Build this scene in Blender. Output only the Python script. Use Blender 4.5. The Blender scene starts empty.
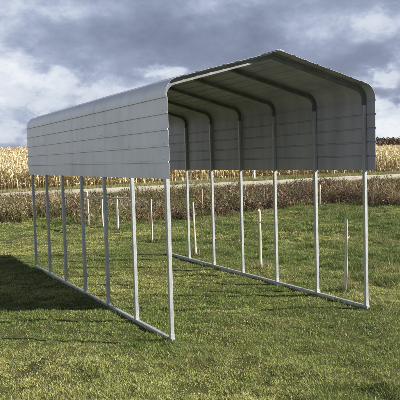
import bpy, math
import numpy as np
from mathutils import Vector, Matrix

RNG = np.random.default_rng(7)
sc = bpy.context.scene
COL = sc.collection

# ------------------------------------------------------------------ camera
CAM = np.array([-3.9204, -8.5399, 2.6121])
YAW, PITCH, ROLL, FPX = 0.4796, -0.0616, -0.0278, 658.2
fw = np.array([math.sin(YAW) * math.cos(PITCH), math.cos(YAW) * math.cos(PITCH), math.sin(PITCH)])
r0 = np.array([math.cos(YAW), -math.sin(YAW), 0.0])
u0 = np.cross(r0, fw)
rt = r0 * math.cos(ROLL) + u0 * math.sin(ROLL)
up = -r0 * math.sin(ROLL) + u0 * math.cos(ROLL)
cd = bpy.data.cameras.new('camera')
cam = bpy.data.objects.new('camera', cd)
COL.objects.link(cam)
M = Matrix.Identity(4)
for i in range(3):
    M[i][0], M[i][1], M[i][2], M[i][3] = rt[i], up[i], -fw[i], CAM[i]
cam.matrix_world = M
cd.sensor_width = 36.0
cd.lens = FPX / 400.0 * 36.0
cd.clip_end = 8000
cd.clip_start = 0.1
sc.camera = cam

# ------------------------------------------------------------------ helpers
# the site is laid out along the lane: d = metres towards the fields, a = metres along the lane
FD = np.array([math.sin(YAW), math.cos(YAW)])
AD = np.array([math.cos(YAW), -math.sin(YAW)])

def ad_to_xy(a, d):
    a = np.asarray(a, float); d = np.asarray(d, float)
    return CAM[0] + a * AD[0] + d * FD[0], CAM[1] + a * AD[1] + d * FD[1]

def xy_to_ad(x, y):
    dx = x - CAM[0]; dy = y - CAM[1]
    return dx * AD[0] + dy * AD[1], dx * FD[0] + dy * FD[1]

def hash2(ix, iy, seed):
    h = (ix.astype(np.int64) * 374761393 + iy.astype(np.int64) * 668265263 + seed * 1442695041) & 0xFFFFFFFF
    h = ((h ^ (h >> 13)) * 1274126177) & 0xFFFFFFFF
    h = h ^ (h >> 16)
    return (h & 0xFFFF) / 65535.0

def vnoise(x, y, seed=0):
    x = np.asarray(x, float); y = np.asarray(y, float)
    ix = np.floor(x); iy = np.floor(y)
    fx = x - ix; fy = y - iy
    fx = fx * fx * (3 - 2 * fx); fy = fy * fy * (3 - 2 * fy)
    a = hash2(ix, iy, seed); b = hash2(ix + 1, iy, seed)
    c = hash2(ix, iy + 1, seed); d = hash2(ix + 1, iy + 1, seed)
    return (a * (1 - fx) + b * fx) * (1 - fy) + (c * (1 - fx) + d * fx) * fy

def fbm(x, y, seed=0, o=3):
    s = 0; amp = 1; tot = 0
    for k in range(o):
        s = s + amp * vnoise(x * 2 ** k + 17.3 * k, y * 2 ** k - 9.1 * k, seed + k)
        tot += amp; amp *= 0.5
    return s / tot

def sstep(e0, e1, x):
    t = np.clip((x - e0) / (e1 - e0), 0, 1)
    return t * t * (3 - 2 * t)

def brush_front(a):      # where the rough brush begins
    return np.interp(a, [-60, -14, -9, -3, 1, 5, 10, 30, 60], [31, 31, 30, 26.3, 30, 34.5, 32.5, 33, 34]) + 1.0 * (fbm(a * 0.6, a * 0.1, 5) - 0.5)

def road_mid(a):
    return 54.2 + 0.346 * np.clip(a, -60, 60)

def corn_front(a):
    return np.interp(a, [-80, -15, -8, 4, 12, 20, 40, 90], [45.0, 55.2, 57.5, 64.5, 66, 67.5, 74, 90])

def rough_amount(x, y):  # rough tufted pasture beyond the fence posts, smoother turf elsewhere
    a, d = xy_to_ad(x, y)
    right = sstep(3.9, 6.0, x)
    return np.maximum(right, sstep(-3, 0, d - brush_front(a)) * 1.0)

def terrain(x, y, detail=True):
    a, d = xy_to_ad(x, y)
    dd = np.minimum(d, 165)
    z = 0.02 * np.maximum(dd - 34, 0)
    z = z + np.clip((dd - 60) / 90, 0, 1.2) * np.clip(1 - a / 45, -0.2, 2.2) * 1.0
    z = z - 0.03 * np.clip(d - 165, 0, 120)
    # wooded rise over the far side of the field
    z = z + 5.0 * sstep(180, 300, d) * sstep(-0.02, 0.18, a / np.maximum(d, 1)) 
    if detail:
        near = 1 - sstep(34, 44, d)
        ro = rough_amount(x, y)
        bump = (fbm(x * 0.55, y * 0.55, 11, 3) - 0.5) * 0.10 + (fbm(x * 2.3, y * 2.3, 21, 3) - 0.5) * (0.10 + 0.12 * ro)
        # keep the ground level where the frame stands
        onrail = np.minimum(np.abs(x), np.abs(x - 3.656))
        keep = sstep(0.05, 0.6, np.where((y > -0.6) & (y < 8.8), onrail, 1.0))
        z = z + near * bump * (0.35 + 0.65 * keep) - near * 0.01
    return z

def mesh_obj(name, verts, faces, mat=None, parent=None, smooth=False, link=True):
    me = bpy.data.meshes.new(name)
    me.from_pydata([tuple(v) for v in verts], [], faces)
    me.update()
    if smooth:
        me.polygons.foreach_set('use_smooth', [True] * len(me.polygons))
    if mat: me.materials.append(mat)
    o = bpy.data.objects.new(name, me)
    if link: COL.objects.link(o)
    if parent: o.parent = parent
    return o

def np_mesh(name, V, F, mat, colors=None, smooth=False):
    """V (n,3), F (m,k) equal-sized faces, colors (n,3)"""
    me = bpy.data.meshes.new(name)
    n = len(V); m, k = F.shape
    me.vertices.add(n); me.vertices.foreach_set('co', V.astype(np.float32).ravel())
    me.loops.add(m * k); me.loops.foreach_set('vertex_index', F.astype(np.int32).ravel())
    me.polygons.add(m)
    me.polygons.foreach_set('loop_start', np.arange(0, m * k, k, dtype=np.int32))
    if smooth: me.polygons.foreach_set('use_smooth', np.ones(m, bool))
    if colors is not None:
        at = me.color_attributes.new('tint', 'FLOAT_COLOR', 'POINT')
        c4 = np.ones((n, 4), np.float32); c4[:, :3] = colors
        at.data.foreach_set('color', c4.ravel())
    me.update(calc_edges=True); me.validate()
    me.materials.append(mat)
    o = bpy.data.objects.new(name, me); COL.objects.link(o)
    return o

def tag(o, label=None, cat=None, group=None, kind=None):
    if label: o['label'] = label
    if cat: o['category'] = cat
    if group: o['group'] = group
    if kind: o['kind'] = kind
    return o

def empty(name, loc=(0, 0, 0)):
    o = bpy.data.objects.new(name, None); o.location = loc
    o.empty_display_size = 0.2
    COL.objects.link(o); return o

# ------------------------------------------------------------------ materials
def new_mat(name):
    m = bpy.data.materials.new(name); m.use_nodes = True
    nt = m.node_tree
    b = nt.nodes['Principled BSDF']
    return m, nt, b

def N(nt, t, **kw):
    n = nt.nodes.new(t)
    for k, v in kw.items(): setattr(n, k, v)
    return n

def noise(nt, scale, detail=4, rough=0.55, vec=None, dist=0.0):
    n = N(nt, 'ShaderNodeTexNoise'); n.inputs['Scale'].default_value = scale
    n.inputs['Detail'].default_value = detail; n.inputs['Roughness'].default_value = rough
    n.inputs['Distortion'].default_value = dist
    if vec is not None: nt.links.new(vec, n.inputs['Vector'])
    return n

def ramp(nt, fac, stops):
    r = N(nt, 'ShaderNodeValToRGB')
    while len(r.color_ramp.elements) < len(stops): r.color_ramp.elements.new(0.5)
    for e, (p, c) in zip(r.color_ramp.elements, stops):
        e.position = p; e.color = (*c, 1)
    nt.links.new(fac, r.inputs['Fac']); return r

def obj_coords(nt, scale=(1, 1, 1)):
    t = N(nt, 'ShaderNodeTexCoord'); mp = N(nt, 'ShaderNodeMapping')
    mp.inputs['Scale'].default_value = scale
    nt.links.new(t.outputs['Object'], mp.inputs['Vector']); return mp.outputs['Vector']

def bump(nt, b, height, strength=0.3, distance=0.01):
    n = N(nt, 'ShaderNodeBump'); n.inputs['Strength'].default_value = strength
    n.inputs['Distance'].default_value = distance
    nt.links.new(height, n.inputs['Height']); nt.links.new(n.outputs['Normal'], b.inputs['Normal'])

def tint_mat(name, rough=0.6, transl=0.25, spec=0.3):
    m, nt, b = new_mat(name)
    at = N(nt, 'ShaderNodeAttribute', attribute_name='tint')
    nt.links.new(at.outputs['Color'], b.inputs['Base Color'])
    b.inputs['Roughness'].default_value = rough
    b.inputs['Specular IOR Level'].default_value = spec
    if transl:
        tr = N(nt, 'ShaderNodeBsdfTranslucent'); nt.links.new(at.outputs['Color'], tr.inputs['Color'])
        mx = N(nt, 'ShaderNodeMixShader'); mx.inputs['Fac'].default_value = transl
        out = nt.nodes['Material Output']
        nt.links.new(b.outputs[0], mx.inputs[1]); nt.links.new(tr.outputs[0], mx.inputs[2])
        nt.links.new(mx.outputs[0], out.inputs['Surface'])
    return m

# sheet metal: light grey factory paint with faint chalking and run marks
MAT_SHEET, nt, b = new_mat('painted_sheet_metal')
v = obj_coords(nt, (1, 1, 1)); vs = obj_coords(nt, (3.0, 2.2, 0.35))
n1 = noise(nt, 1.3, 5, vec=v); n2 = noise(nt, 2.2, 5, vec=vs)
ad = N(nt, 'ShaderNodeMath', operation='ADD'); nt.links.new(n1.outputs[0], ad.inputs[0]); nt.links.new(n2.outputs[0], ad.inputs[1])
hf = N(nt, 'ShaderNodeMath', operation='MULTIPLY'); hf.inputs[1].default_value = 0.5; nt.links.new(ad.outputs[0], hf.inputs[0])
rp = ramp(nt, hf.outputs[0], [(0.30, (0.45, 0.475, 0.535)), (0.48, (0.565, 0.595, 0.66)), (0.7, (0.63, 0.66, 0.72))])
nt.links.new(rp.outputs[0], b.inputs['Base Color'])
b.inputs['Metallic'].default_value = 0.15; b.inputs['Roughness'].default_value = 0.42
nb = noise(nt, 1.7, 3, vec=obj_coords(nt, (1.5, 1, 2)))
bump(nt, b, nb.outputs[0], 0.25, 0.02)

# back of the sheets: streaked grey, interior shade put into the colour
MAT_BACK, nt, b = new_mat('shaded_grey_back')
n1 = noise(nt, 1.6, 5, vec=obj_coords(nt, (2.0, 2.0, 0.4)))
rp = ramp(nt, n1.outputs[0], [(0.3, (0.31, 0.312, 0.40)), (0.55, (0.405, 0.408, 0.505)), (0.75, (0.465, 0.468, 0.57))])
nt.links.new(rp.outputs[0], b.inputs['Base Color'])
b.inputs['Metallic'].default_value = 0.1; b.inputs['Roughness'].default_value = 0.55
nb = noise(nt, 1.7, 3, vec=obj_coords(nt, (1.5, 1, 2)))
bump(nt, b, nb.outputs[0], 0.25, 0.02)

# galvanised tube
MAT_GALV, nt, b = new_mat('galvanised_steel')
v = obj_coords(nt)
vo = N(nt, 'ShaderNodeTexVoronoi'); vo.inputs['Scale'].default_value = 60; nt.links.new(v, vo.inputs['Vector'])
n1 = noise(nt, 6, 5, vec=obj_coords(nt, (2, 2, 0.6)))
mx = N(nt, 'ShaderNodeMix', data_type='FLOAT'); mx.inputs['Factor'].default_value = 0.72
nt.links.new(vo.outputs['Color'], mx.inputs['A']); nt.links.new(n1.outputs[0], mx.inputs['B'])
rp = ramp(nt, mx.outputs[0], [(0.25, (0.29, 0.31, 0.32)), (0.5, (0.40, 0.42, 0.43)), (0.75, (0.52, 0.54, 0.55))])
nt.links.new(rp.outputs[0], b.inputs['Base Color'])
b.inputs['Metallic'].default_value = 0.35; b.inputs['Roughness'].default_value = 0.45

# bows: duller, darker zinc than the posts
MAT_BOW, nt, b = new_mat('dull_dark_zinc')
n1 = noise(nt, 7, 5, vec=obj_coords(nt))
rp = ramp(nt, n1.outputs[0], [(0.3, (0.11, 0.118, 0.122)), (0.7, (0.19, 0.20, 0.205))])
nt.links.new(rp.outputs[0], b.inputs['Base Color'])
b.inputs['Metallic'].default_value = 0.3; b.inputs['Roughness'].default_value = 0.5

# weathered wood
MAT_WOOD, nt, b = new_mat('weathered_wood')
n1 = noise(nt, 5, 8, 0.75, vec=obj_coords(nt, (9, 9, 0.8)))
rp = ramp(nt, n1.outputs[0], [(0.32, (0.17, 0.145, 0.11)), (0.46, (0.47, 0.43, 0.35)), (0.7, (0.66, 0.62, 0.54))])
nt.links.new(rp.outputs[0], b.inputs['Base Color']); b.inputs['Roughness'].default_value = 0.8
bump(nt, b, n1.outputs[0], 0.6, 0.01)
MAT_OLDWOOD, nt, b = new_mat('reddish_old_wood')
n1 = noise(nt, 5, 6, 0.65, vec=obj_coords(nt, (6, 6, 0.5)))
rp = ramp(nt, n1.outputs[0], [(0.3, (0.18, 0.12, 0.09)), (0.5, (0.32, 0.22, 0.17)), (0.72, (0.45, 0.34, 0.27))])
nt.links.new(rp.outputs[0], b.inputs['Base Color']); b.inputs['Roughness'].default_value = 0.85
bump(nt, b, n1.outputs[0], 0.6, 0.01)
MAT_WHITE, nt, b = new_mat('chalky_white_paint')
n1 = noise(nt, 8, 4, vec=obj_coords(nt))
rp = ramp(nt, n1.outputs[0], [(0.3, (0.60, 0.59, 0.55)), (0.6, (0.76, 0.75, 0.72))])
nt.links.new(rp.outputs[0], b.inputs['Base Color']); b.inputs['Roughness'].default_value = 0.7

# turf base under the blades
MAT_TURF, nt, b = new_mat('turf_and_thatch')
v = obj_coords(nt)
n1 = noise(nt, 0.8, 6, 0.6, vec=v); n2 = noise(nt, 9, 6, 0.7, vec=v)
ad = N(nt, 'ShaderNodeMix', data_type='FLOAT'); ad.inputs['Factor'].default_value = 0.5
nt.links.new(n1.outputs[0], ad.inputs['A']); nt.links.new(n2.outputs[0], ad.inputs['B'])
rp = ramp(nt, ad.outputs[0], [(0.32, (0.025, 0.028, 0.010)), (0.48, (0.055, 0.062, 0.018)), (0.62, (0.105, 0.105, 0.036)), (0.75, (0.15, 0.13, 0.055))])
nt.links.new(rp.outputs[0], b.inputs['Base Color']); b.inputs['Roughness'].default_value = 0.95
b.inputs['Specular IOR Level'].default_value = 0.1
bump(nt, b, n2.outputs[0], 0.8, 0.03)

MAT_ROAD, nt, b = new_mat('pale_gravel')
v = obj_coords(nt)
n1 = noise(nt, 0.5, 5, vec=v); n2 = noise(nt, 14, 4, vec=v)
ad = N(nt, 'ShaderNodeMix', data_type='FLOAT'); ad.inputs['Factor'].default_value = 0.45
nt.links.new(n1.outputs[0], ad.inputs['A']); nt.links.new(n2.outputs[0], ad.inputs['B'])
rp = ramp(nt, ad.outputs[0], [(0.3, (0.26, 0.235, 0.175)), (0.5, (0.40, 0.365, 0.295)), (0.7, (0.50, 0.46, 0.39))])
nt.links.new(rp.outputs[0], b.inputs['Base Color']); b.inputs['Roughness'].default_value = 0.95
bump(nt, b, n2.outputs[0], 0.5, 0.03)

MAT_SOIL, nt, b = new_mat('stubble_litter')
n1 = noise(nt, 2.5, 6, 0.7, vec=obj_coords(nt))
rp = ramp(nt, n1.outputs[0], [(0.3, (0.16, 0.12, 0.07)), (0.5, (0.30, 0.24, 0.14)), (0.7, (0.42, 0.35, 0.21))])
nt.links.new(rp.outputs[0], b.inputs['Base Color']); b.inputs['Roughness'].default_value = 0.95

MAT_GRASS = tint_mat('grass_blades', 0.55, 0.22, 0.25)
MAT_CORN = tint_mat('dry_corn', 0.6, 0.2, 0.25)
MAT_BRUSH = tint_mat('dry_brush', 0.75, 0.12, 0.15)
MAT_TREES = tint_mat('distant_wood', 0.85, 0.1, 0.1)

# ------------------------------------------------------------------ ground
def graded(lo, hi, flo, fhi, step, grow=1.12, far=2500):
    c = list(np.arange(flo, fhi + 1e-6, step))
    s = step; x = fhi
    while x < hi: s *= grow; x += s; c.append(x)
    s = step; x = flo; lo_l = []
    while x > lo: s *= grow; x -= s; lo_l.append(x)
    return np.array(lo_l[::-1] + c)

A = graded(-2500, 2500, -13, 14, 0.11, 1.10)
D = np.concatenate([graded(-1500, 36, 4, 36, 0.11, 1.15)[:-1], np.arange(36, 60, 0.6), np.arange(60, 330, 4)])
s = 4; x = 330; ext = []
while x < 3500: ext.append(x); s *= 1.2; x += s
D = np.concatenate([D, ext]); D = np.unique(np.round(D, 4))
aa, dd = np.meshgrid(A, D)
gx, gy = ad_to_xy(aa, dd)
gz = terrain(gx, gy)
V = np.stack([gx, gy, gz], -1).reshape(-1, 3)
na, nd = len(A), len(D)
idx = np.arange(na * nd).reshape(nd, na)
F = np.stack([idx[:-1, :-1], idx[:-1, 1:], idx[1:, 1:], idx[1:, :-1]], -1).reshape(-1, 4)
g = np_mesh('ground', V, F, MAT_TURF, smooth=True)
tag(g, 'uneven rough-mown grass ground around the carport', 'ground', kind='structure')

def strip(name, f0, f1, mat, lift, arange, nx):
    av = np.arange(*arange); t = np.linspace(0, 1, nx)
    aa, tt = np.meshgrid(av, t)
    w = (fbm(aa * 0.35, tt * 0 + 3, 31) - 0.5) * 0.9
    dd = f0(aa) * (1 - tt) + f1(aa) * tt + w * (np.abs(tt - 0.5) * 2)
    x, y = ad_to_xy(aa, dd)
    z = terrain(x, y, True) + lift
    V = np.stack([x, y, z], -1).reshape(-1, 3)
    n = len(av); idx = np.arange(n * nx).reshape(nx, n)
    F = np.stack([idx[:-1, :-1], idx[:-1, 1:], idx[1:, 1:], idx[1:, :-1]], -1).reshape(-1, 4)
    return np_mesh(name, V, F, mat, smooth=True)

rd = strip('road', lambda a: road_mid(a) - 3.4, lambda a: road_mid(a) + 3.2, MAT_ROAD, 0.05, (-90, 110, 0.8), 9)
tag(rd, 'pale gravel lane running past the corn field', 'road', kind='structure')
fs = strip('field_soil', lambda a: corn_front(a), lambda a: 165 + a * 0, MAT_SOIL, 0.06, (-110, 120, 2.0), 60)
tag(fs, 'littered soil under the dry corn', 'soil', kind='structure')

# ------------------------------------------------------------------ blades of grass
def blades(P, h, w, lean, col, az=None, bend=0.5, five=True):
    n = len(P)
    th = RNG.uniform(0, 2 * math.pi, n)
    la = RNG.uniform(0, 2 * math.pi, n) if az is None else az
    side = np.stack([np.cos(th), np.sin(th), np.zeros(n)], -1) * (w * 0.5)[:, None]
    ld = np.stack([np.cos(la), np.sin(la), np.zeros(n)], -1)
    upv = np.array([0, 0, 1.0])
    tip = P + ld * (h * np.sin(lean))[:, None] + upv * (h * np.cos(lean))[:, None]
    if five:
        mid = P + ld * (h * np.sin(lean) * (0.5 - 0.3 * bend))[:, None] + upv * (h * np.cos(lean) * (0.5 + 0.18 * bend))[:, None]
        V = np.stack([P - side, P + side, mid + side * 0.8, mid - side * 0.8, tip], 1).reshape(-1, 3)
        b = np.arange(n)[:, None] * 5
        F = np.concatenate([b + np.array([[0, 1, 2]]), b + np.array([[0, 2, 3]]), b + np.array([[3, 2, 4]])], 0)
        C = np.repeat(col, 5, 0)
    else:
        V = np.stack([P - side, P + side, tip], 1).reshape(-1, 3)
        b = np.arange(n)[:, None] * 3
        F = b + np.array([[0, 1, 2]]); C = np.repeat(col, 3, 0)
    return V, F, C

def combine(parts):
    Vs, Fs, Cs = [], [], []; off = 0
    for V, F, C in parts:
        Vs.append(V); Fs.append(F + off); Cs.append(C); off += len(V)
    return np.concatenate(Vs), np.concatenate(Fs), np.concatenate(Cs)

GREEN = np.array([0.170, 0.235, 0.062]); YELL = np.array([0.405, 0.425, 0.150])
STRAW = np.array([0.48, 0.42, 0.22]); DARK = np.array([0.062, 0.105, 0.022])

def turf_parts():
    out = []
    for d0, d1, dens, wscale, five, ring in ((4.5, 9.5, 11000, 1.0, True, 0), (9.5, 14, 6500, 1.4, True, 0), (14, 21, 3600, 2.0, False, 0), (21, 40, 1500, 3.0, False, 0),
                                     (2.0, 14, 2600, 1.9, False, 8.5), (14, 36, 1000, 3.0, False, 9.0)):
        half = 0.36 * d1 + 1.6 + ring
        n = int(dens * (d1 - d0) * 2 * half)
        d = RNG.uniform(d0, d1, n); a = RNG.uniform(-half, half, n)
        core = (np.abs(a) < 0.36 * d + 1.6) & (d > 4.5)
        ok = (~core if ring else core) & (np.abs(a) < 0.36 * d + 1.6 + ring)
        ok &= d < brush_front(a) + 4.5
        d, a = d[ok], a[ok]
        x, y = ad_to_xy(a, d)
        patch = fbm(x * 0.45, y * 0.45, 41, 4)          # growth patches
        fine = fbm(x * 2.6, y * 2.6, 51, 3)             # tufts
        dry = fbm(x * 0.9 + 40, y * 0.9, 61, 4)
        ro = rough_amount(x, y)
        keep = RNG.uniform(0, 1, len(x)) < np.clip(0.25 + 2.4 * (fbm(x * 5.5, y * 5.5, 55, 2) - 0.30) + 0.6 * (fine - 0.5), 0.16, 1)
        x, y, patch, fine, dry, ro = (q[keep] for q in (x, y, patch, fine, dry, ro))
        n = len(x)
        z = terrain(x, y) - 0.005
        P = np.stack([x, y, z], -1)
        tuft = sstep(0.50, 0.72, fine)
        h = (0.034 + 0.028 * tuft + 0.06 * ro * tuft + 0.02 * ro) * RNG.uniform(0.6, 1.5, n)
        w = 0.0046 * wscale * RNG.uniform(0.6, 1.35, n)
        lean = np.abs(RNG.normal(0.85, 0.35, n)).clip(0, 1.4)
        t = RNG.uniform(0, 1, n)
        # paler worn turf in the foreground and on the far mown side, greener under and beside the frame
        wx = np.exp(-(((x + 2.0) / 3.2) ** 2 + ((y + 0.9) / 1.8) ** 2)) + 0.9 * np.exp(-(((x + 3.0) / 4.0) ** 2 + ((y - 17) / 5.0) ** 2)) + 0.4 * np.exp(-(((x + 4.5) / 3.0) ** 2 + ((y - 1.5) / 2.5) ** 2))
        gx_ = np.exp(-(((x - 2.6) / 2.6) ** 2 + ((y + 1.2) / 1.7) ** 2))
        patch = patch - 0.20 * wx + 0.14 * gx_
        g = sstep(0.30, 0.66, patch)[:, None]
        col = YELL * (1 - g) + GREEN * g
        dk = (sstep(0.55, 0.75, fine) * (0.35 + 0.4 * ro))[:, None]
        col = col * (1 - dk) + DARK * dk
        isdry = (t < np.clip(0.08 + 1.1 * (dry - 0.47), 0.03, 0.45))
        col = np.where(isdry[:, None], STRAW * RNG.uniform(0.5, 1.1, (n, 1)), col)
        col = col * RNG.uniform(0.5, 1.4, (n, 1)) * np.stack([RNG.uniform(0.9, 1.12, n), np.ones(n), RNG.uniform(0.8, 1.2, n)], -1)
        lean = np.where(isdry, lean + 0.4, lean)
        out.append(blades(P, h, w, lean, col, five=five))
    # coarse dark tussocks in the unmown ground past the fence posts
    m = 420
    d = RNG.uniform(14, 34, m); a = RNG.uniform(-0.36, 0.40, m) * d + 1
    x, y = ad_to_xy(a, d)
    ok = (rough_amount(x, y) > 0.5) & (d < brush_front(a) + 0.8) & (RNG.uniform(0, 1, m) < 0.35 + 0.65 * sstep(24, 31, d))
    x, y = x[ok], y[ok]; k = 130
    sz = RNG.uniform(0.5, 1.5, len(x))
    # unmown tufts left round the feet of the stakes
    fx = np.array([4.32, 4.39, 4.21, 4.51, 4.57, 4.70, 4.95, 5.1]); fy = np.array([1.34, 4.44, 7.43, 11.14, 18.0, 16.55, 15.5, 14.2])
    x = np.concatenate([x, fx, fx + 0.2]); y = np.concatenate([y, fy, fy + 0.15]); sz = np.concatenate([sz, np.full(8, 0.6), np.full(8, 0.9)])
    X = np.repeat(x, k) + RNG.normal(0, 1, len(x) * k) * np.repeat(sz, k) * 0.17; Y = np.repeat(y, k) + RNG.normal(0, 1, len(x) * k) * np.repeat(sz, k) * 0.13
    n = len(X); Z = terrain(X, Y)
    c = np.repeat(np.where((RNG.uniform(0, 1, len(x)) < 0.3)[:, None], STRAW * 0.5, DARK * 1.15), k, 0) * RNG.uniform(0.5, 1.5, (n, 1))
    out.append(blades(np.stack([X, Y, Z], -1), RNG.uniform(0.09, 0.24, n) * np.repeat(sz, k) ** 0.5, RNG.uniform(0.008, 0.018, n), np.abs(RNG.normal(0.6, 0.35, n)), c, five=False))
    # longer grass the mower missed along the base rails
    n = 2600
    y = RNG.uniform(-0.3, 8.4, n); x = np.where(RNG.uniform(0, 1, n) < 0.5, 0.0, 3.656) + RNG.choice([-1, 1], n) * (0.034 + np.abs(RNG.normal(0, 0.05, n)))
    keep = RNG.uniform(0, 1, n) < sstep(0.35, 0.65, fbm(x * 2, y * 1.5, 171, 2)); x, y = x[keep], y[keep]; n = len(x)
    out.append(blades(np.stack([x, y, terrain(x, y)], -1), RNG.uniform(0.05, 0.12, n), RNG.uniform(0.004, 0.007, n), np.abs(RNG.normal(0.5, 0.3, n)),
                      (GREEN * 0.8) * RNG.uniform(0.6, 1.4, (n, 1)), five=True))
    # fallen leaf scraps and clover flecks lying on the turf
    n = 2600
    d = RNG.uniform(4.8, 22, n); a = RNG.uniform(-1, 1, n) * (0.36 * d + 1.5)
    x, y = ad_to_xy(a, d); z = terrain(x, y) + 0.035
    c = np.where((RNG.uniform(0, 1, n) < 0.25)[:, None], np.array([0.50, 0.45, 0.32]), np.array([0.30, 0.19, 0.09])) * RNG.uniform(0.6, 1.1, (n, 1))
    out.append(blades(np.stack([x, y, z], -1), RNG.uniform(0.015, 0.04, n), RNG.uniform(0.012, 0.03, n), RNG.uniform(1.0, 1.6, n), c, five=False))
    # coarse verge grass either side of the lane
    n = 60000
    a = RNG.uniform(-30, 34, n); rm = road_mid(a)
    lo = rm + 3.0; hi = corn_front(a) + 1
    d = lo + RNG.uniform(0, 1, n) * (hi - lo)
    pre = RNG.uniform(0, 1, n) < 0.3
    d = np.where(pre, rm - 3.0 - RNG.uniform(0, 2.5, n) ** 1.0, d)
    ok = (np.abs(d - rm) > 2.8)
    a, d = a[ok], d[ok]; n = len(a)
    x, y = ad_to_xy(a, d); z = terrain(x, y)
    q = fbm(x * 0.5, y * 0.5, 71)[:, None]
    col = (GREEN * 0.75 * (1 - q) + STRAW * 0.8 * q) * RNG.uniform(0.6, 1.3, (n, 1))
    out.append(blades(np.stack([x, y, z], -1), RNG.uniform(0.10, 0.32, n), RNG.uniform(0.012, 0.03, n), np.abs(RNG.normal(0.4, 0.3, n)), col, five=False))
    return out

V, F, C = combine(turf_parts())
gr = np_mesh('grass', V, F, MAT_GRASS, C)
tag(gr, 'short patchy pasture grass with straw and dark green tufts', 'grass', kind='stuff')

# ------------------------------------------------------------------ dry brush between pasture and lane
def brush():
    parts = []
    n = 19000
    a = RNG.uniform(-28, 34, n); bf = brush_front(a); back = road_mid(a) - 4.5
    u = RNG.uniform(0, 1, n) ** 1.6
    d = bf + 0.2 + u * (back - bf) + 1.8 * (fbm(a * 0.9, a * 0.2, 87, 3) - 0.55) * (1 - u)
    x, y = ad_to_xy(a, d)
    m = fbm(x * 0.28, y * 0.28, 81, 4); kind = fbm(x * 0.5 + 9, y * 0.5, 91, 3)
    lumps = fbm(x * 0.9, y * 0.9, 101, 2)
    ok = RNG.uniform(0, 1, n) < np.clip(0.35 + 3.5 * (lumps - 0.45), 0.04, 1) * (0.25 + 0.75 * sstep(0.34, 0.52, fbm(x * 0.4 + 3, y * 0.4, 99, 2)))
    x, y, m, kind, a, d, lumps = (q[ok] for q in (x, y, m, kind, a, d, lumps)); n = len(x)
    z = terrain(x, y)
    H = (0.30 + 0.85 * m + 1.2 * (lumps - 0.5)) * RNG.uniform(0.6, 1.2, n)
    H *= np.interp(d - brush_front(a), [0, 1.5, 4, 10, 20], [0.6, 1.0, 1.0, 0.6, 0.5])
    BR = np.array([0.135, 0.092, 0.060]); PU = np.array([0.125, 0.088, 0.070]); TAN = np.array([0.30, 0.235, 0.14]); GRN = np.array([0.085, 0.095, 0.035]); GREY = np.array([0.33, 0.30, 0.24])
    base = np.where((kind < 0.42)[:, None], BR, np.where((kind < 0.55)[:, None], PU, TAN * 0.75))
    gmask = (fbm(x * 0.35, y * 0.35 + 30, 111, 2) > 0.62)
    base = np.where(gmask[:, None], GRN * 0.6 + TAN * 0.3, base)
    # a pale frosty-headed patch of weeds near the fence brace
    pale = (np.hypot(a + 3.2, (d - 37) * 0.3) < 1.5) & (RNG.uniform(0, 1, n) < 0.5)
    base = np.where(pale[:, None], GREY, base)
    # leftmost part: pale seed heads on top
    for k in range(8):       # stems, a few standing tall
        ln = H * RNG.uniform(0.5, 1.15, n) * np.where(RNG.uniform(0, 1, n) < 0.07, 1.7, 1.0)
        P = np.stack([x + RNG.normal(0, 0.10, n), y + RNG.normal(0, 0.10, n), z], -1)
        col = base * RNG.uniform(0.45, 1.5, (n, 1))
        parts.append(blades(P, ln, RNG.uniform(0.008, 0.02, n), np.abs(RNG.normal(0.25, 0.3, n)), col, five=False))
    for k in range(16):       # dead leaves and twigs up the stems
        t = RNG.uniform(0.08, 1.0, n)
        r = 0.10 + 0.20 * np.sin(t * math.pi)
        ang = RNG.uniform(0, 6.283, n)
        P = np.stack([x + np.cos(ang) * r * RNG.uniform(0.2, 1.2, n), y + np.sin(ang) * r * RNG.uniform(0.2, 1.2, n), z + H * t], -1)
        col = base * RNG.uniform(0.3, 1.8, (n, 1))
        top = (t > 0.8) & (RNG.uniform(0, 1, n) < 0.35)
        col = np.where(top[:, None], TAN * RNG.uniform(0.7, 1.3, (n, 1)), col)
        parts.append(blades(P, RNG.uniform(0.08, 0.30, n), RNG.uniform(0.02, 0.075, n), RNG.uniform(0.2, 2.6, n), col, az=ang, five=False))
    return combine(parts)

V, F, C = brush()
ug = np_mesh('undergrowth', V, F, MAT_BRUSH, C)
tag(ug, 'band of brown dead weeds and brambles along the lane', 'undergrowth', kind='stuff')

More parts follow.
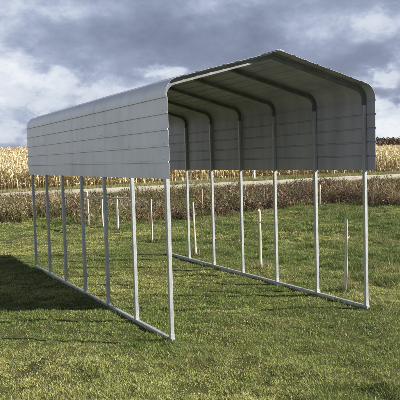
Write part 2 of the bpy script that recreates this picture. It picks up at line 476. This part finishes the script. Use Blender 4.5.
# ------------------------------------------------------------------ field of standing dry corn
def corn():
    T1 = np.array([0.67, 0.57, 0.34]); T2 = np.array([0.56, 0.455, 0.25]); T3 = np.array([0.76, 0.68, 0.46]); T4 = np.array([0.40, 0.31, 0.17])
    P = []
    # rows run along the lane; dense at the front, thinner where only tops show
    for dep0, dep1, row, sp in ((0, 9, 0.76, 0.22), (9, 30, 0.95, 0.34), (30, 112, 1.5, 0.55)):
        for dep in np.arange(dep0, dep1, row):
            a = np.arange(-75, 80, sp) + RNG.uniform(-0.06, 0.06)
            a = a + RNG.normal(0, 0.05, len(a))
            d = corn_front(a) + 0.3 + dep + RNG.normal(0, 0.08, len(a))
            ok = (np.abs(a) < 0.36 * d + 6) & (d < 166)
            P.append(np.stack([a[ok], d[ok]], -1))
    P = np.concatenate(P); n = len(P)
    a, d = P[:, 0], P[:, 1]
    x, y = ad_to_xy(a, d); z = terrain(x, y)
    dep = d - corn_front(a)
    H = RNG.normal(2.05, 0.20, n) * (0.92 + 0.2 * fbm(x * 0.15, y * 0.15, 121))
    tone = fbm(x * 0.12, y * 0.12, 131)
    parts = []
    def tc(n, dark=1.0, sel=None):
        k = RNG.uniform(0, 1, n)[:, None]
        c = np.where(k < 0.45, T1, np.where(k < 0.65, T2, np.where(k < 0.9, T3, T4)))
        return c * RNG.uniform(0.75, 1.2, (n, 1)) * dark
    base = np.stack([x, y, z], -1)
    lean = np.abs(RNG.normal(0.05, 0.06, n)); az = RNG.uniform(0, 6.283, n)
    front = dep < 10
    nf = front.sum()
    parts.append(blades(base, H, np.full(n, 0.035), lean, tc(n, 0.9), az=az, five=False))
    # tassel
    for k in range(2):
        top = base + np.array([0, 0, 1]) * (H * 0.93)[:, None]
        parts.append(blades(top, RNG.uniform(0.15, 0.3, n), np.full(n, 0.03), RNG.uniform(0.1, 0.7, n), tc(n), five=False))
    # drooping leaves: out and down
    for k in range(14):
        sel = np.arange(n) if k < 5 else np.where(front)[0]
        m = len(sel)
        t = RNG.uniform(0.12, 0.95, m) if k >= 5 else RNG.uniform(0.55, 0.97, m)
        ang = RNG.uniform(0, 6.283, m)
        L = RNG.uniform(0.35, 0.75, m); w = RNG.uniform(0.045, 0.10, m) * np.where(dep[sel] > 30, 1.5, 1.0)
        o = base[sel] + np.array([0, 0, 1]) * (H[sel] * t)[:, None]
        dr = np.stack([np.cos(ang), np.sin(ang), np.zeros(m)], -1); sd = np.stack([-np.sin(ang), np.cos(ang), np.zeros(m)], -1)
        tw = RNG.normal(0, 0.5, m)
        sd = sd * np.cos(tw)[:, None] + np.array([0, 0, 1.0]) * np.sin(tw)[:, None]
        rise = RNG.uniform(0.0, 0.25, m); drop = RNG.uniform(0.05, 0.7, m)
        mid = o + dr * (L * 0.45)[:, None] + np.array([0, 0, 1.0]) * rise[:, None]
        tip = o + dr * (L * 0.8)[:, None] - np.array([0, 0, 1.0]) * drop[:, None]
        s = sd * (w * 0.5)[:, None]
        V = np.stack([o - s * 0.7, o + s * 0.7, mid + s, mid - s, tip], 1).reshape(-1, 3)
        b = np.arange(m)[:, None] * 5
        F = np.concatenate([b + np.array([[0, 1, 2]]), b + np.array([[0, 2, 3]]), b + np.array([[3, 2, 4]])], 0)
        parts.append((V, F, np.repeat(tc(m), 5, 0)))
    # hanging ears on the front rows
    sel = np.where(front & (RNG.uniform(0, 1, n) < 0.8))[0]; m = len(sel)
    ang = RNG.uniform(0, 6.283, m)
    o = base[sel] + np.stack([np.cos(ang) * 0.06, np.sin(ang) * 0.06, H[sel] * RNG.uniform(0.45, 0.6, m)], -1)
    for q in (0, 1.57):
        sd = np.stack([np.cos(ang + q), np.sin(ang + q), np.zeros(m)], -1) * 0.035
        dn = np.stack([np.cos(ang) * 0.08, np.sin(ang) * 0.08, np.full(m, -0.24)], -1)
        V = np.stack([o, o + dn * 0.5 + sd, o + dn, o + dn * 0.5 - sd], 1).reshape(-1, 3)
        b = np.arange(m)[:, None] * 4
        F = np.concatenate([b + np.array([[0, 1, 2]]), b + np.array([[0, 2, 3]])], 0)
        parts.append((V, F, np.repeat(T3 * RNG.uniform(0.9, 1.2, (m, 1)), 4, 0)))
    return combine(parts)

V, F, C = corn()
cf = np_mesh('corn_field', V, F, MAT_CORN, C)
tag(cf, 'field of tall dry straw-coloured corn beyond the lane', 'corn', kind='stuff')

# ------------------------------------------------------------------ distant wood over the field
def wood():
    n = 2600
    u = RNG.uniform(-0.03, 1.25, n); d = 205 + 125 * RNG.uniform(0, 1, n) ** 0.8; a = u * d
    x, y = ad_to_xy(a, d); z = terrain(x, y)
    H = RNG.uniform(3.4, 6.2, n) * np.interp(u, [-0.03, 0.1, 0.2], [0.5, 0.9, 1.0])
    pal = np.array([[0.085, 0.060, 0.062], [0.11, 0.070, 0.058], [0.065, 0.070, 0.042], [0.14, 0.105, 0.055], [0.075, 0.062, 0.072]])
    parts = []
    c0 = pal[np.clip((fbm(x * 0.05, y * 0.05, 141) * 7 - 1).astype(int) + RNG.integers(0, 2, n), 0, 4)]
    parts.append(blades(np.stack([x, y, z - 0.3], -1), H * 0.9, np.full(n, 0.4), np.full(n, 0.02), c0 * 0.6, five=False))
    for k in range(90):
        t = RNG.uniform(0.0, 1.0, n); r = H * 0.42 * np.sqrt(np.clip(1 - ((t - 0.42) / 0.6) ** 2, 0.02, 1)) * RNG.uniform(0.2, 1, n) ** 0.5
        an = RNG.uniform(0, 6.283, n)
        P = np.stack([x + np.cos(an) * r, y + np.sin(an) * r, z + H * t], -1)
        parts.append(blades(P, RNG.uniform(0.35, 0.9, n), RNG.uniform(0.3, 0.7, n), RNG.uniform(0, 2.4, n), c0 * RNG.uniform(0.6, 1.4, (n, 1)), az=an, five=False))
    return combine(parts)
V, F, C = wood()
wd = np_mesh('far_wood', V, F, MAT_TREES, C)
tag(wd, 'far-off reddish brown autumn wood on the skyline', 'wood', kind='stuff')

# ------------------------------------------------------------------ the carport
W, SP = 3.656, 1.345
Y0, Y0L, Y1 = -0.23, -0.14, 8.31
T = 0.058                      # tube size
cp = empty('carport', (W / 2, 6 * SP / 2, 0))
tag(cp, 'open galvanised steel carport with grey ribbed metal roof and upper walls', 'carport')
OX, OY = cp.location[0], cp.location[1]

def box(x0, x1, y0, y1, z0, z1, bev=0.004):
    import bmesh
    bm = bmesh.new()
    bmesh.ops.create_cube(bm, size=1.0)
    for v in bm.verts:
        v.co = Vector((x0 if v.co.x < 0 else x1, y0 if v.co.y < 0 else y1, z0 if v.co.z < 0 else z1))
    if bev: bmesh.ops.bevel(bm, geom=list(bm.edges), offset=bev, segments=2, affect='EDGES', profile=0.5)
    return bm

def bm_obj(name, bm, mat, parent=None, loc=None):
    me = bpy.data.meshes.new(name); bm.to_mesh(me); bm.free()
    me.materials.append(mat)
    o = bpy.data.objects.new(name, me); COL.objects.link(o)
    if parent: o.parent = parent
    if loc: o.location = loc
    return o

import bmesh
for sx in (0.0, W):
    lift = 0.0 if sx == 0 else 0.012
    o = bm_obj('base_rail', box(-T / 2, T / 2, -6 * SP / 2 - 0.05, 6 * SP / 2 + 0.05, -0.03, 0.046 + lift, 0.006), MAT_GALV, cp, (sx - OX, 0, 0))
# posts
pm = None
ZP = 3.44
for sx in (0.0, W):
    for i in range(7):
        if pm is None:
            bm = box(-T / 2, T / 2, -T / 2, T / 2, 0.0, ZP - 0.046, 0.007)
            pm = bm_obj('post', bm, MAT_GALV, cp)
            f = bm_obj('foot', box(-T / 2 - 0.003, T / 2 + 0.003, -T / 2 - 0.003, T / 2 + 0.003, 0.0, 0.06, 0.002), MAT_GALV, pm)
            o, ft = pm, f
        else:
            o = pm.copy(); COL.objects.link(o); ft = f.copy(); COL.objects.link(ft); ft.parent = o
        o.parent = cp
        o.location = (sx - OX, i * SP - OY, 0.0465 if sx == 0 else 0.0585)
        if sx: o.scale = (1, 1, (ZP - 0.0585) / (ZP - 0.046))

# half profile of the outer skin: wall bottom -> eave bend -> ridge
SLOPE = math.atan(0.262)
XO = -0.040; ZB = 2.35; RID = 4.215; R_E = 0.257
zc = RID - math.tan(SLOPE) * (W / 2 - XO)           # sharp corner height
tl = R_E * math.tan((math.pi / 2 - SLOPE) / 2)
S_w = zc - tl - ZB
S_arc = R_E * (math.pi / 2 - SLOPE)
xs, zs = XO + tl * math.cos(SLOPE), zc + tl * math.sin(SLOPE)
S_rf = (W / 2 - xs) / math.cos(SLOPE)
S_end = S_w + S_arc + S_rf

def prof(s):
    """point and outward normal (left half)"""
    if s <= S_w: return (XO, ZB + s), (-1.0, 0.0)
    if s <= S_w + S_arc:
        t = (s - S_w) / R_E
        c = (XO + R_E, ZB + S_w)
        return (c[0] - R_E * math.cos(t), c[1] + R_E * math.sin(t)), (-math.cos(t), math.sin(t))
    q = s - S_w - S_arc
    return (xs + q * math.cos(SLOPE), zs + q * math.sin(SLOPE)), (-math.sin(SLOPE), math.cos(SLOPE))

RIB_H, RIB_B, RIB_T = 0.019, 0.016, 0.011

def sheet(name, s0, s1, ribs, side, off=0.0, label=None, screws=True):
    ss = {s0, s1}
    for r in ribs: ss |= {r - RIB_B, r - RIB_T, r + RIB_T, r + RIB_B}
    for k in range(13):
        t = S_w + S_arc * k / 12
        if s0 < t < s1: ss.add(t)
    ss = sorted(q for q in ss if s0 - 1e-9 <= q <= s1 + 1e-9)
    ys = np.linspace(Y0 if side else (Y0L if s1 == S_end else -0.185), Y1, 41)
    TH = 0.0022
    outer, inner = [], []
    for q in ss:
        (px, pz), (nx, nz) = prof(q)
        h = 0
        for r in ribs:
            if abs(q - r) <= RIB_T + 1e-6: h = RIB_H if s1 < S_end else 0.012
        outer.append((px + nx * (h + off), pz + nz * (h + off)))
        inner.append((px + nx * (h + off - TH), pz + nz * (h + off - TH)))
    verts, faces = [], []
    back = []
    n = len(ss)
    for iy, y in enumerate(ys):
        for j in range(n):
            (px, pz), (nx, nz) = prof(ss[j])
            wob = 0.009 * (float(vnoise(np.array(y * 1.6), np.array(ss[j] * 3.0), 7)) - 0.5)
            if ss[j] in (s0, s1): wob *= 0.5
            ox, oz = outer[j]; ix, iz = inner[j]
            yy = y
            if iy == 0 and not side and s1 == S_end:
                yy = y + (Y0 - Y0L) * float(sstep(S_end - 0.36, S_end, ss[j]))
            verts.append((ox + nx * wob, yy, oz + nz * wob)); verts.append((ix + nx * wob, yy, iz + nz * wob))
    def vid(iy, j, k): return (iy * n + j) * 2 + k
    m = len(ys)
    for iy in range(m - 1):
        for j in range(n - 1):
            faces.append((vid(iy, j, 0), vid(iy, j + 1, 0), vid(iy + 1, j + 1, 0), vid(iy + 1, j, 0)))
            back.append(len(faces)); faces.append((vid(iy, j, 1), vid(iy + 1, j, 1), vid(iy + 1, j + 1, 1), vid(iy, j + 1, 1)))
        faces.append((vid(iy, 0, 0), vid(iy + 1, 0, 0), vid(iy + 1, 0, 1), vid(iy, 0, 1)))
        faces.append((vid(iy, n - 1, 0), vid(iy, n - 1, 1), vid(iy + 1, n - 1, 1), vid(iy + 1, n - 1, 0)))
    for j in range(n - 1):
        faces.append((vid(0, j, 0), vid(0, j, 1), vid(0, j + 1, 1), vid(0, j + 1, 0)))
        faces.append((vid(m - 1, j, 0), vid(m - 1, j + 1, 0), vid(m - 1, j + 1, 1), vid(m - 1, j, 1)))
    # screw heads on the flats, in line with each frame
    if screws:
        for r in ribs:
            q = r + RIB_B + 0.022
            if q > s1 - 0.02: continue
            (px, pz), (nx, nz) = prof(q)
            tx, tz = nz, -nx
            for i in range(7):
                b = len(verts); yc = i * SP
                for hh, rr in ((0.0, 0.0085), (0.006, 0.0065)):
                    for k in range(6):
                        an = k * math.pi / 3
                        u, v = rr * math.cos(an), rr * math.sin(an)
                        verts.append((px + nx * (off + hh) + tx * u, yc + v, pz + nz * (off + hh) + tz * u))
                for k in range(6): faces.append((b + k, b + (k + 1) % 6, b + 6 + (k + 1) % 6, b + 6 + k))
                faces.append(tuple(b + 6 + k for k in range(6)))
    V = np.array(verts)
    if side: V[:, 0] = W - V[:, 0]; faces = [tuple(reversed(f)) for f in faces]
    V[:, 0] -= OX; V[:, 1] -= OY
    o = mesh_obj(name, V, faces, MAT_SHEET, cp)
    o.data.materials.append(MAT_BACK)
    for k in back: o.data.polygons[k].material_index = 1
    return o

wall_ribs = [0.240 + 0.229 * k for k in range(5)]
roof_ribs = []
q = S_w + S_arc + 0.09
while q < S_end - 0.08: roof_ribs.append(q); q += 0.229
for side in (0, 1):
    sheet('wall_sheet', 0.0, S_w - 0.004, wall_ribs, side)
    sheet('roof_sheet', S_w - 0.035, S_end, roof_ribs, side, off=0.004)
# ridge cap
hw = 0.075
pts = []
for q in (-hw, 0, hw):
    z = RID + 0.021 - abs(q) * math.tan(SLOPE)
    pts.append((q, z))
verts = []; faces = []
for y in (Y0 + 0.004, Y1 - 0.004):
    for (px, pz) in pts: verts += [(px, y - OY, pz), (px, y - OY, pz - 0.003)]
for j in range(2):
    b0, b1 = j * 2, (j + 1) * 2
    faces += [(b0, b1, b1 + 6, b0 + 6), (b0 + 1, b0 + 7, b1 + 7, b1 + 1), (b0, b0 + 1, b1 + 1, b1), (b0 + 6, b1 + 6, b1 + 7, b0 + 7)]
faces += [(0, 6, 7, 1), (4, 5, 11, 10)]
mesh_obj('ridge_cap', verts, faces, MAT_SHEET, cp)

# bows: square tube bent at the eaves, mitred at the ridge
def bow_mesh():
    t = 0.066
    def half(o_lo, o_hi):
        out = []
        ss = [S_w - 0.05] + [S_w + S_arc * k / 12 for k in range(13)] + [S_end]
        for q in ss:
            (px, pz), (nx, nz) = prof(q)
            offset = o_lo + (o_hi - o_lo) * float(sstep(S_w + 0.02, S_w + S_arc, q))
            out.append((px - nx * offset, pz - nz * offset))
        # last point: meet at the centre line
        px, pz = out[-1]
        out[-1] = (W / 2, pz + (W / 2 - px) * math.tan(SLOPE))
        out[0] = (out[0][0], ZP - 0.05)
        return out
    oL, iL = half(0.0135, 0.022), half(0.0665, 0.022 + t)
    o = oL + [(W - x, z) for x, z in oL[-2::-1]]; i = iL + [(W - x, z) for x, z in iL[-2::-1]]
    n = len(o); verts, faces = [], []
    for k in range(n):
        for (x, z) in (o[k], i[k]):
            for yy in (-0.0265, 0.0265): verts.append((x - OX, yy, z))
    for k in range(n - 1):
        a, b = 4 * k, 4 * (k + 1)
        faces += [(a, b, b + 1, a + 1), (a + 2, a + 3, b + 3, b + 2), (a, a + 2, b + 2, b), (a + 1, b + 1, b + 3, a + 3)]
    faces += [(0, 1, 3, 2), (4 * n - 4, 4 * n - 2, 4 * n - 1, 4 * n - 3)]
    return verts, faces
v_, f_ = bow_mesh()
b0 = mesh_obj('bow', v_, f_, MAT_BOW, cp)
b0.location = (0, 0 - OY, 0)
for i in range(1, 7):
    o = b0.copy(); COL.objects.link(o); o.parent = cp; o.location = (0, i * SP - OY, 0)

# ------------------------------------------------------------------ fence stakes
def stake_mesh(h, w, seed, bend=0.004, knot=True):
    rg = np.random.default_rng(seed)
    n, m = 9, 8
    verts, faces = [], []
    bx, by = rg.normal(0, bend), rg.normal(0, bend)
    sq = rg.uniform(0.8, 1.2, m)
    for k in range(n):
        t = k / (n - 1)
        r = w / 2 * (1.12 - 0.22 * t) * (1 + rg.normal(0, 0.04))
        cx = bx * math.sin(t * math.pi) + rg.normal(0, 0.003); cy = by * math.sin(t * math.pi)
        for j in range(m):
            an = 2 * math.pi * j / m
            zz = -0.12 + (h + 0.12) * t + (0.03 * math.cos(an + seed) if k == n - 1 else 0)
            verts.append((cx + r * sq[j] * math.cos(an), cy + r * sq[j] * math.sin(an), zz))
    for k in range(n - 1):
        for j in range(m):
            a, b = k * m + j, k * m + (j + 1) % m
            faces.append((a, b, b + m, a + m))
    faces.append(tuple((n - 1) * m + j for j in range(m)))
    if knot:      # stub of a cut twig
        c = len(verts); zk = h * rg.uniform(0.72, 0.8); r = 0.012; an0 = rg.uniform(-1.0, 0.2)
        d = np.array([math.cos(an0), math.sin(an0), 0.5]); d /= np.linalg.norm(d)
        s1 = np.cross(d, [0, 0, 1]); s1 /= np.linalg.norm(s1); s2 = np.cross(d, s1)
        for L, rr in ((0.01, r * 1.3), (w * 0.5 + 0.06, r)):
            for j in range(5):
                q = 2 * math.pi * j / 5
                p = d * L + s1 * rr * math.cos(q) + s2 * rr * math.sin(q)
                verts.append((p[0], p[1], zk + p[2]))
        for j in range(5): faces.append((c + j, c + (j + 1) % 5, c + 5 + (j + 1) % 5, c + 5 + j))
        faces.append(tuple(c + 5 + j for j in range(5)))
    return verts, faces

def tz(x, y): return float(terrain(np.array(x), np.array(y)))

def stake(x, y, h, w, seed, label, group, tilt=(0, 0), mat=None, name='fence_stake', cat='stake', knot=True):
    v, f = stake_mesh(h, w, seed, knot=knot)
    o = mesh_obj(name, v, f, mat or MAT_WOOD, smooth=False)
    o.location = (x, y, tz(x, y)); o.rotation_euler = (tilt[0], tilt[1], 0)
    tag(o, label, cat, group)
    return o

G1 = 'pale wooden stakes in line beside the carport'
stake(4.32, 1.34, 1.40, 0.064, 3, 'pale bent stake nearest the front right corner of the carport', G1, (0.0, 0.035))
stake(4.39, 4.44, 1.36, 0.064, 5, 'straight yellowish stake seen between the third and fourth right-hand carport posts', G1, (0.01, -0.01))
stake(4.21, 7.43, 1.42, 0.064, 8, 'pale stake with a twig stub beside the rear right posts of the carport', G1, (0.0, -0.03))
stake(4.51, 11.14, 1.40, 0.064, 12, 'pale stake on its own between the carport and the fence brace', G1, (0.0, 0.0), knot=False)

# fence brace: posts with rails across
fb = empty('fence_brace', (4.75, 16.4, 0))
tag(fb, 'pale timber fence brace of upright posts joined by horizontal rails', 'fence')
def brace_post(x, y, h, seed):
    v, f = stake_mesh(h, 0.10, seed, bend=0.012, knot=False)
    o = mesh_obj('post', v, f, MAT_WOOD, fb); o.location = (x - 4.75, y - 16.4, tz(x, y)); return o
bp = [(4.57, 18.0, 1.42), (4.70, 16.55, 1.24), (4.95, 15.5, 1.30), (5.1, 14.2, 1.28)]
for k, (x, y, h) in enumerate(bp): brace_post(x, y, h, 30 + k)
def rail(p, q, r, seed):
    p, q = np.array(p), np.array(q); L = np.linalg.norm(q - p)
    v, f = stake_mesh(L - 0.0, r * 2, seed, bend=0.01, knot=False)
    o = mesh_obj('rail', v, f, MAT_WOOD, fb)
    dirv = Vector(q - p).normalized()
    o.rotation_euler = dirv.to_track_quat('Z', 'X').to_euler(); o.location = p - np.array([4.75, 16.4, 0]); return o
rail((4.49, 18.08, 1.17), (4.66, 16.35, 1.18), 0.04, 40)
rail((4.69, 16.6, 1.22), (5.02, 14.05, 1.24), 0.04, 41)

# old posts half lost in the brush
G2 = 'old posts standing in the brush'
for (a, d, h, w, mat, lab, sd) in (
    (0.1, 31.4, 1.15, 0.09, MAT_OLDWOOD, 'reddish old post in the brush just behind the stake with the twig stub', 51),
    (3.35, 34.6, 1.0, 0.10, MAT_OLDWOOD, 'short weathered post in the brush above the straight yellowish stake', 52),
    (6.35, 34.8, 1.15, 0.10, MAT_WOOD, 'pale grey post in the brush beside the second right-hand carport post', 53),
    (8.65, 33.0, 1.1, 0.09, MAT_OLDWOOD, 'thin brown post in the brush just outside the front right carport post', 54)):
    x, y = ad_to_xy(a, d)
    stake(float(x), float(y), h, w, sd, lab, G2, (0.02, -0.01), mat, 'fence_post', 'post', knot=False)
x, y = ad_to_xy(5.25, 62.6)
mk = stake(float(x), float(y), 0.95, 0.16, 60, 'small white marker post on the grass verge in front of the corn', None, mat=MAT_WHITE, name='marker_post', cat='marker', knot=False)

# ------------------------------------------------------------------ light and sky
AZT = np.array([0.829, -0.559]); EL = math.radians(27.4)   # towards the sun
to_sun = Vector((AZT[0] * math.cos(EL), AZT[1] * math.cos(EL), math.sin(EL)))
sl = bpy.data.lights.new('sun', 'SUN'); sl.energy = 5.0; sl.angle = math.radians(0.5); sl.color = (1.0, 0.94, 0.84)
so = bpy.data.objects.new('sun', sl); COL.objects.link(so)
so.rotation_euler = (-to_sun).to_track_quat('-Z', 'Y').to_euler(); so.location = (20, -12, 20)

w = bpy.data.worlds.new('World'); sc.world = w; w.use_nodes = True
w.cycles.sampling_method = 'MANUAL'; w.cycles.sample_map_resolution = 512
nt = w.node_tree; nt.nodes.clear()
out = N(nt, 'ShaderNodeOutputWorld')
sky = N(nt, 'ShaderNodeTexSky', sky_type='NISHITA'); sky.sun_disc = False
sky.sun_elevation = EL; sky.sun_rotation = math.atan2(AZT[0], AZT[1])
bg1 = N(nt, 'ShaderNodeBackground'); bg1.inputs['Strength'].default_value = 0.05
nt.links.new(sky.outputs[0], bg1.inputs['Color'])
tc = N(nt, 'ShaderNodeTexCoord')
DIR = tc.outputs['Generated']

def vmath(op, a, b=None):
    n = N(nt, 'ShaderNodeVectorMath', operation=op)
    for i, q in enumerate((a, b)):
        if q is None: continue
        if hasattr(q, 'is_linked') or hasattr(q, 'links'): nt.links.new(q, n.inputs[i])
        else: n.inputs[i].default_value = q
    return n
def fmath(op, a, b=None, clamp=False):
    n = N(nt, 'ShaderNodeMath', operation=op); n.use_clamp = clamp
    for i, q in enumerate((a, b)):
        if q is None: continue
        if isinstance(q, (int, float)): n.inputs[i].default_value = q
        else: nt.links.new(q, n.inputs[i])
    return n.outputs[0]

sdir = vmath('MULTIPLY', DIR, (1, 1, 1.7)).outputs[0]
nA = noise(nt, 8.0, 7, 0.60, sdir, 0.15); nB = noise(nt, 2.6, 2, 0.5, sdir); nC = noise(nt, 26.0, 5, 0.62, sdir)
offv = vmath('SUBTRACT', nA.outputs['Color'], (0.5, 0.5, 0.5)).outputs[0]
offv = vmath('MULTIPLY', offv, (0.22, 0.22, 0.10)).outputs[0]
WD = vmath('ADD', DIR, offv).outputs[0]

def px_dir(px, py):
    v = (px - 200) / FPX * rt - (py - 200) / FPX * up + fw
    return v / np.linalg.norm(v)
def patch(px, py, rx, ry, amp):
    """soft cloud patch in a sky direction: half sizes in degrees"""
    c = px_dir(px, py)
    df = vmath('SUBTRACT', WD, tuple(c)).outputs[0]
    kx, ky = 1 / math.radians(rx), 1 / math.radians(ry)
    df = vmath('MULTIPLY', df, (kx, kx, ky)).outputs[0]
    ln = vmath('LENGTH', df).outputs['Value']
    mr = N(nt, 'ShaderNodeMapRange', interpolation_type='SMOOTHSTEP')
    nt.links.new(ln, mr.inputs['Value'])
    mr.inputs['From Min'].default_value = 0.1; mr.inputs['From Max'].default_value = 1.35
    mr.inputs['To Min'].default_value = amp; mr.inputs['To Max'].default_value = 0.0
    return mr.outputs[0]

vp = N(nt, 'ShaderNodeTexVoronoi', feature='F1'); vp.inputs['Scale'].default_value = 16; vp.inputs['Detail'].default_value = 2.5; vp.inputs['Roughness'].default_value = 0.6
vp.normalize = True
nt.links.new(vmath('MULTIPLY', vmath('ADD', DIR, vmath('SCALE', offv).outputs[0]).outputs[0], (1, 1, 1.5)).outputs[0], vp.inputs['Vector'])
puff = fmath('SUBTRACT', 1.0, fmath('MULTIPLY', vp.outputs['Distance'], 1.6))
bright = None
for p in ((10, 62, 2.6, 0.9, 0.50), (30, 80, 3.0, 1.0, 0.50), (14, 94, 3.6, 1.1, 0.34), (62, 78, 2.2, 0.8, 0.40), (85, 102, 6.5, 1.8, 0.34), (20, 136, 6, 1.3, 0.42),
          (165, 68, 2.2, 0.8, 0.62), (125, 90, 5, 1.1, 0.30), (398, 124, 4.4, 2.0, 1.15), (400, 74, 3.6, 2.2, 0.60), (372, 80, 2.2, 1.4, 0.45),
          (395, 20, 4, 2.0, 0.30), (240, 0, 7, 1.4, 0.22), (60, 6, 7, 1.5, 0.16), (335, 22, 7, 2.2, 0.16), (-160, 60, 14, 8, 0.6), (-420, 40, 30, 14, 0.8), (560, 60, 10, 8, 0.5)):  # patches beyond the left edge are added to brighten the left wall
    q = patch(*p); bright = q if bright is None else fmath('ADD', bright, q)
def fill_bank(c, rx, ry, amp):
    c = Vector(c).normalized()
    df = vmath('SUBTRACT', WD, tuple(c)).outputs[0]
    df = vmath('MULTIPLY', df, (1 / math.radians(rx), 1 / math.radians(rx), 1 / math.radians(ry))).outputs[0]
    ln = vmath('LENGTH', df).outputs['Value']
    mr = N(nt, 'ShaderNodeMapRange', interpolation_type='SMOOTHSTEP'); nt.links.new(ln, mr.inputs['Value'])
    mr.inputs['From Min'].default_value = 0.3; mr.inputs['From Max'].default_value = 1.4
    mr.inputs['To Min'].default_value = amp; mr.inputs['To Max'].default_value = 0.0
    return mr.outputs[0]
# added bright sky bank, out of view, to lift the left wall
bright = fmath('ADD', bright, fill_bank((-1.0, 0.05, 0.20), 60, 15, 1.3))
dark = None
for p in ((110, 42, 9, 2.4, 0.16), (190, 36, 9, 2.6, 0.16), (385, 98, 3.4, 0.6, 0.38), (12, 112, 4, 0.9, 0.16), (355, 55, 3, 1.2, 0.12)):
    q = patch(*p); dark = q if dark is None else fmath('ADD', dark, q)
base = fmath('MULTIPLY', fmath('SUBTRACT', nB.outputs[0], 0.40), 0.6)
det = fmath('MULTIPLY', fmath('SUBTRACT', nA.outputs[0], 0.5), 0.75)
det2 = fmath('MULTIPLY', fmath('SUBTRACT', nC.outputs[0], 0.5), 0.55)
modb = fmath('MULTIPLY', bright, fmath('ADD', fmath('ADD', fmath('MULTIPLY', nA.outputs[0], 1.3), fmath('MULTIPLY', puff, 1.5)), -0.42))
Fv = fmath('ADD', fmath('ADD', base, det), fmath('ADD', det2, modb))
Fv = fmath('SUBTRACT', fmath('ADD', Fv, 0.13), dark)
Fs = fmath('ADD', fmath('MULTIPLY', Fv, 0.55), 0.28)
cr = ramp(nt, Fs, [(0.0, (0.12, 0.145, 0.215)), (0.28, (0.225, 0.262, 0.37)), (0.42, (0.30, 0.345, 0.475)), (0.53, (0.42, 0.475, 0.62)), (0.64, (0.61, 0.66, 0.76)), (1.0, (0.84, 0.87, 0.92))])
# unseen sky overhead is dimmed to keep its light off the ground
sep = N(nt, 'ShaderNodeSeparateXYZ'); nt.links.new(DIR, sep.inputs[0])
mr = N(nt, 'ShaderNodeMapRange', interpolation_type='SMOOTHSTEP'); nt.links.new(sep.outputs['Z'], mr.inputs['Value'])
mr.inputs['From Min'].default_value = 0.3; mr.inputs['From Max'].default_value = 0.75
mr.inputs['To Min'].default_value = 1.0; mr.inputs['To Max'].default_value = 0.45
mm = vmath('SCALE', cr.outputs[0]); nt.links.new(mr.outputs[0], mm.inputs['Scale'])
bg2 = N(nt, 'ShaderNodeBackground'); nt.links.new(mm.outputs[0], bg2.inputs['Color']); bg2.inputs['Strength'].default_value = 0.47
mx = N(nt, 'ShaderNodeMixShader'); mx.inputs['Fac'].default_value = 0.93
nt.links.new(bg1.outputs[0], mx.inputs[1]); nt.links.new(bg2.outputs[0], mx.inputs[2]); nt.links.new(mx.outputs[0], out.inputs['Surface'])

sc.render.engine = 'CYCLES'
sc.cycles.max_bounces = 6
sc.cycles.diffuse_bounces = 4
sc.cycles.use_denoising = True
vs_ = sc.view_settings
sc.display_settings.display_device = 'sRGB'
vs_.view_transform = 'Standard'; vs_.look = 'None'; vs_.gamma = 1.0; vs_.exposure = 1.15
vs_.use_curve_mapping = False
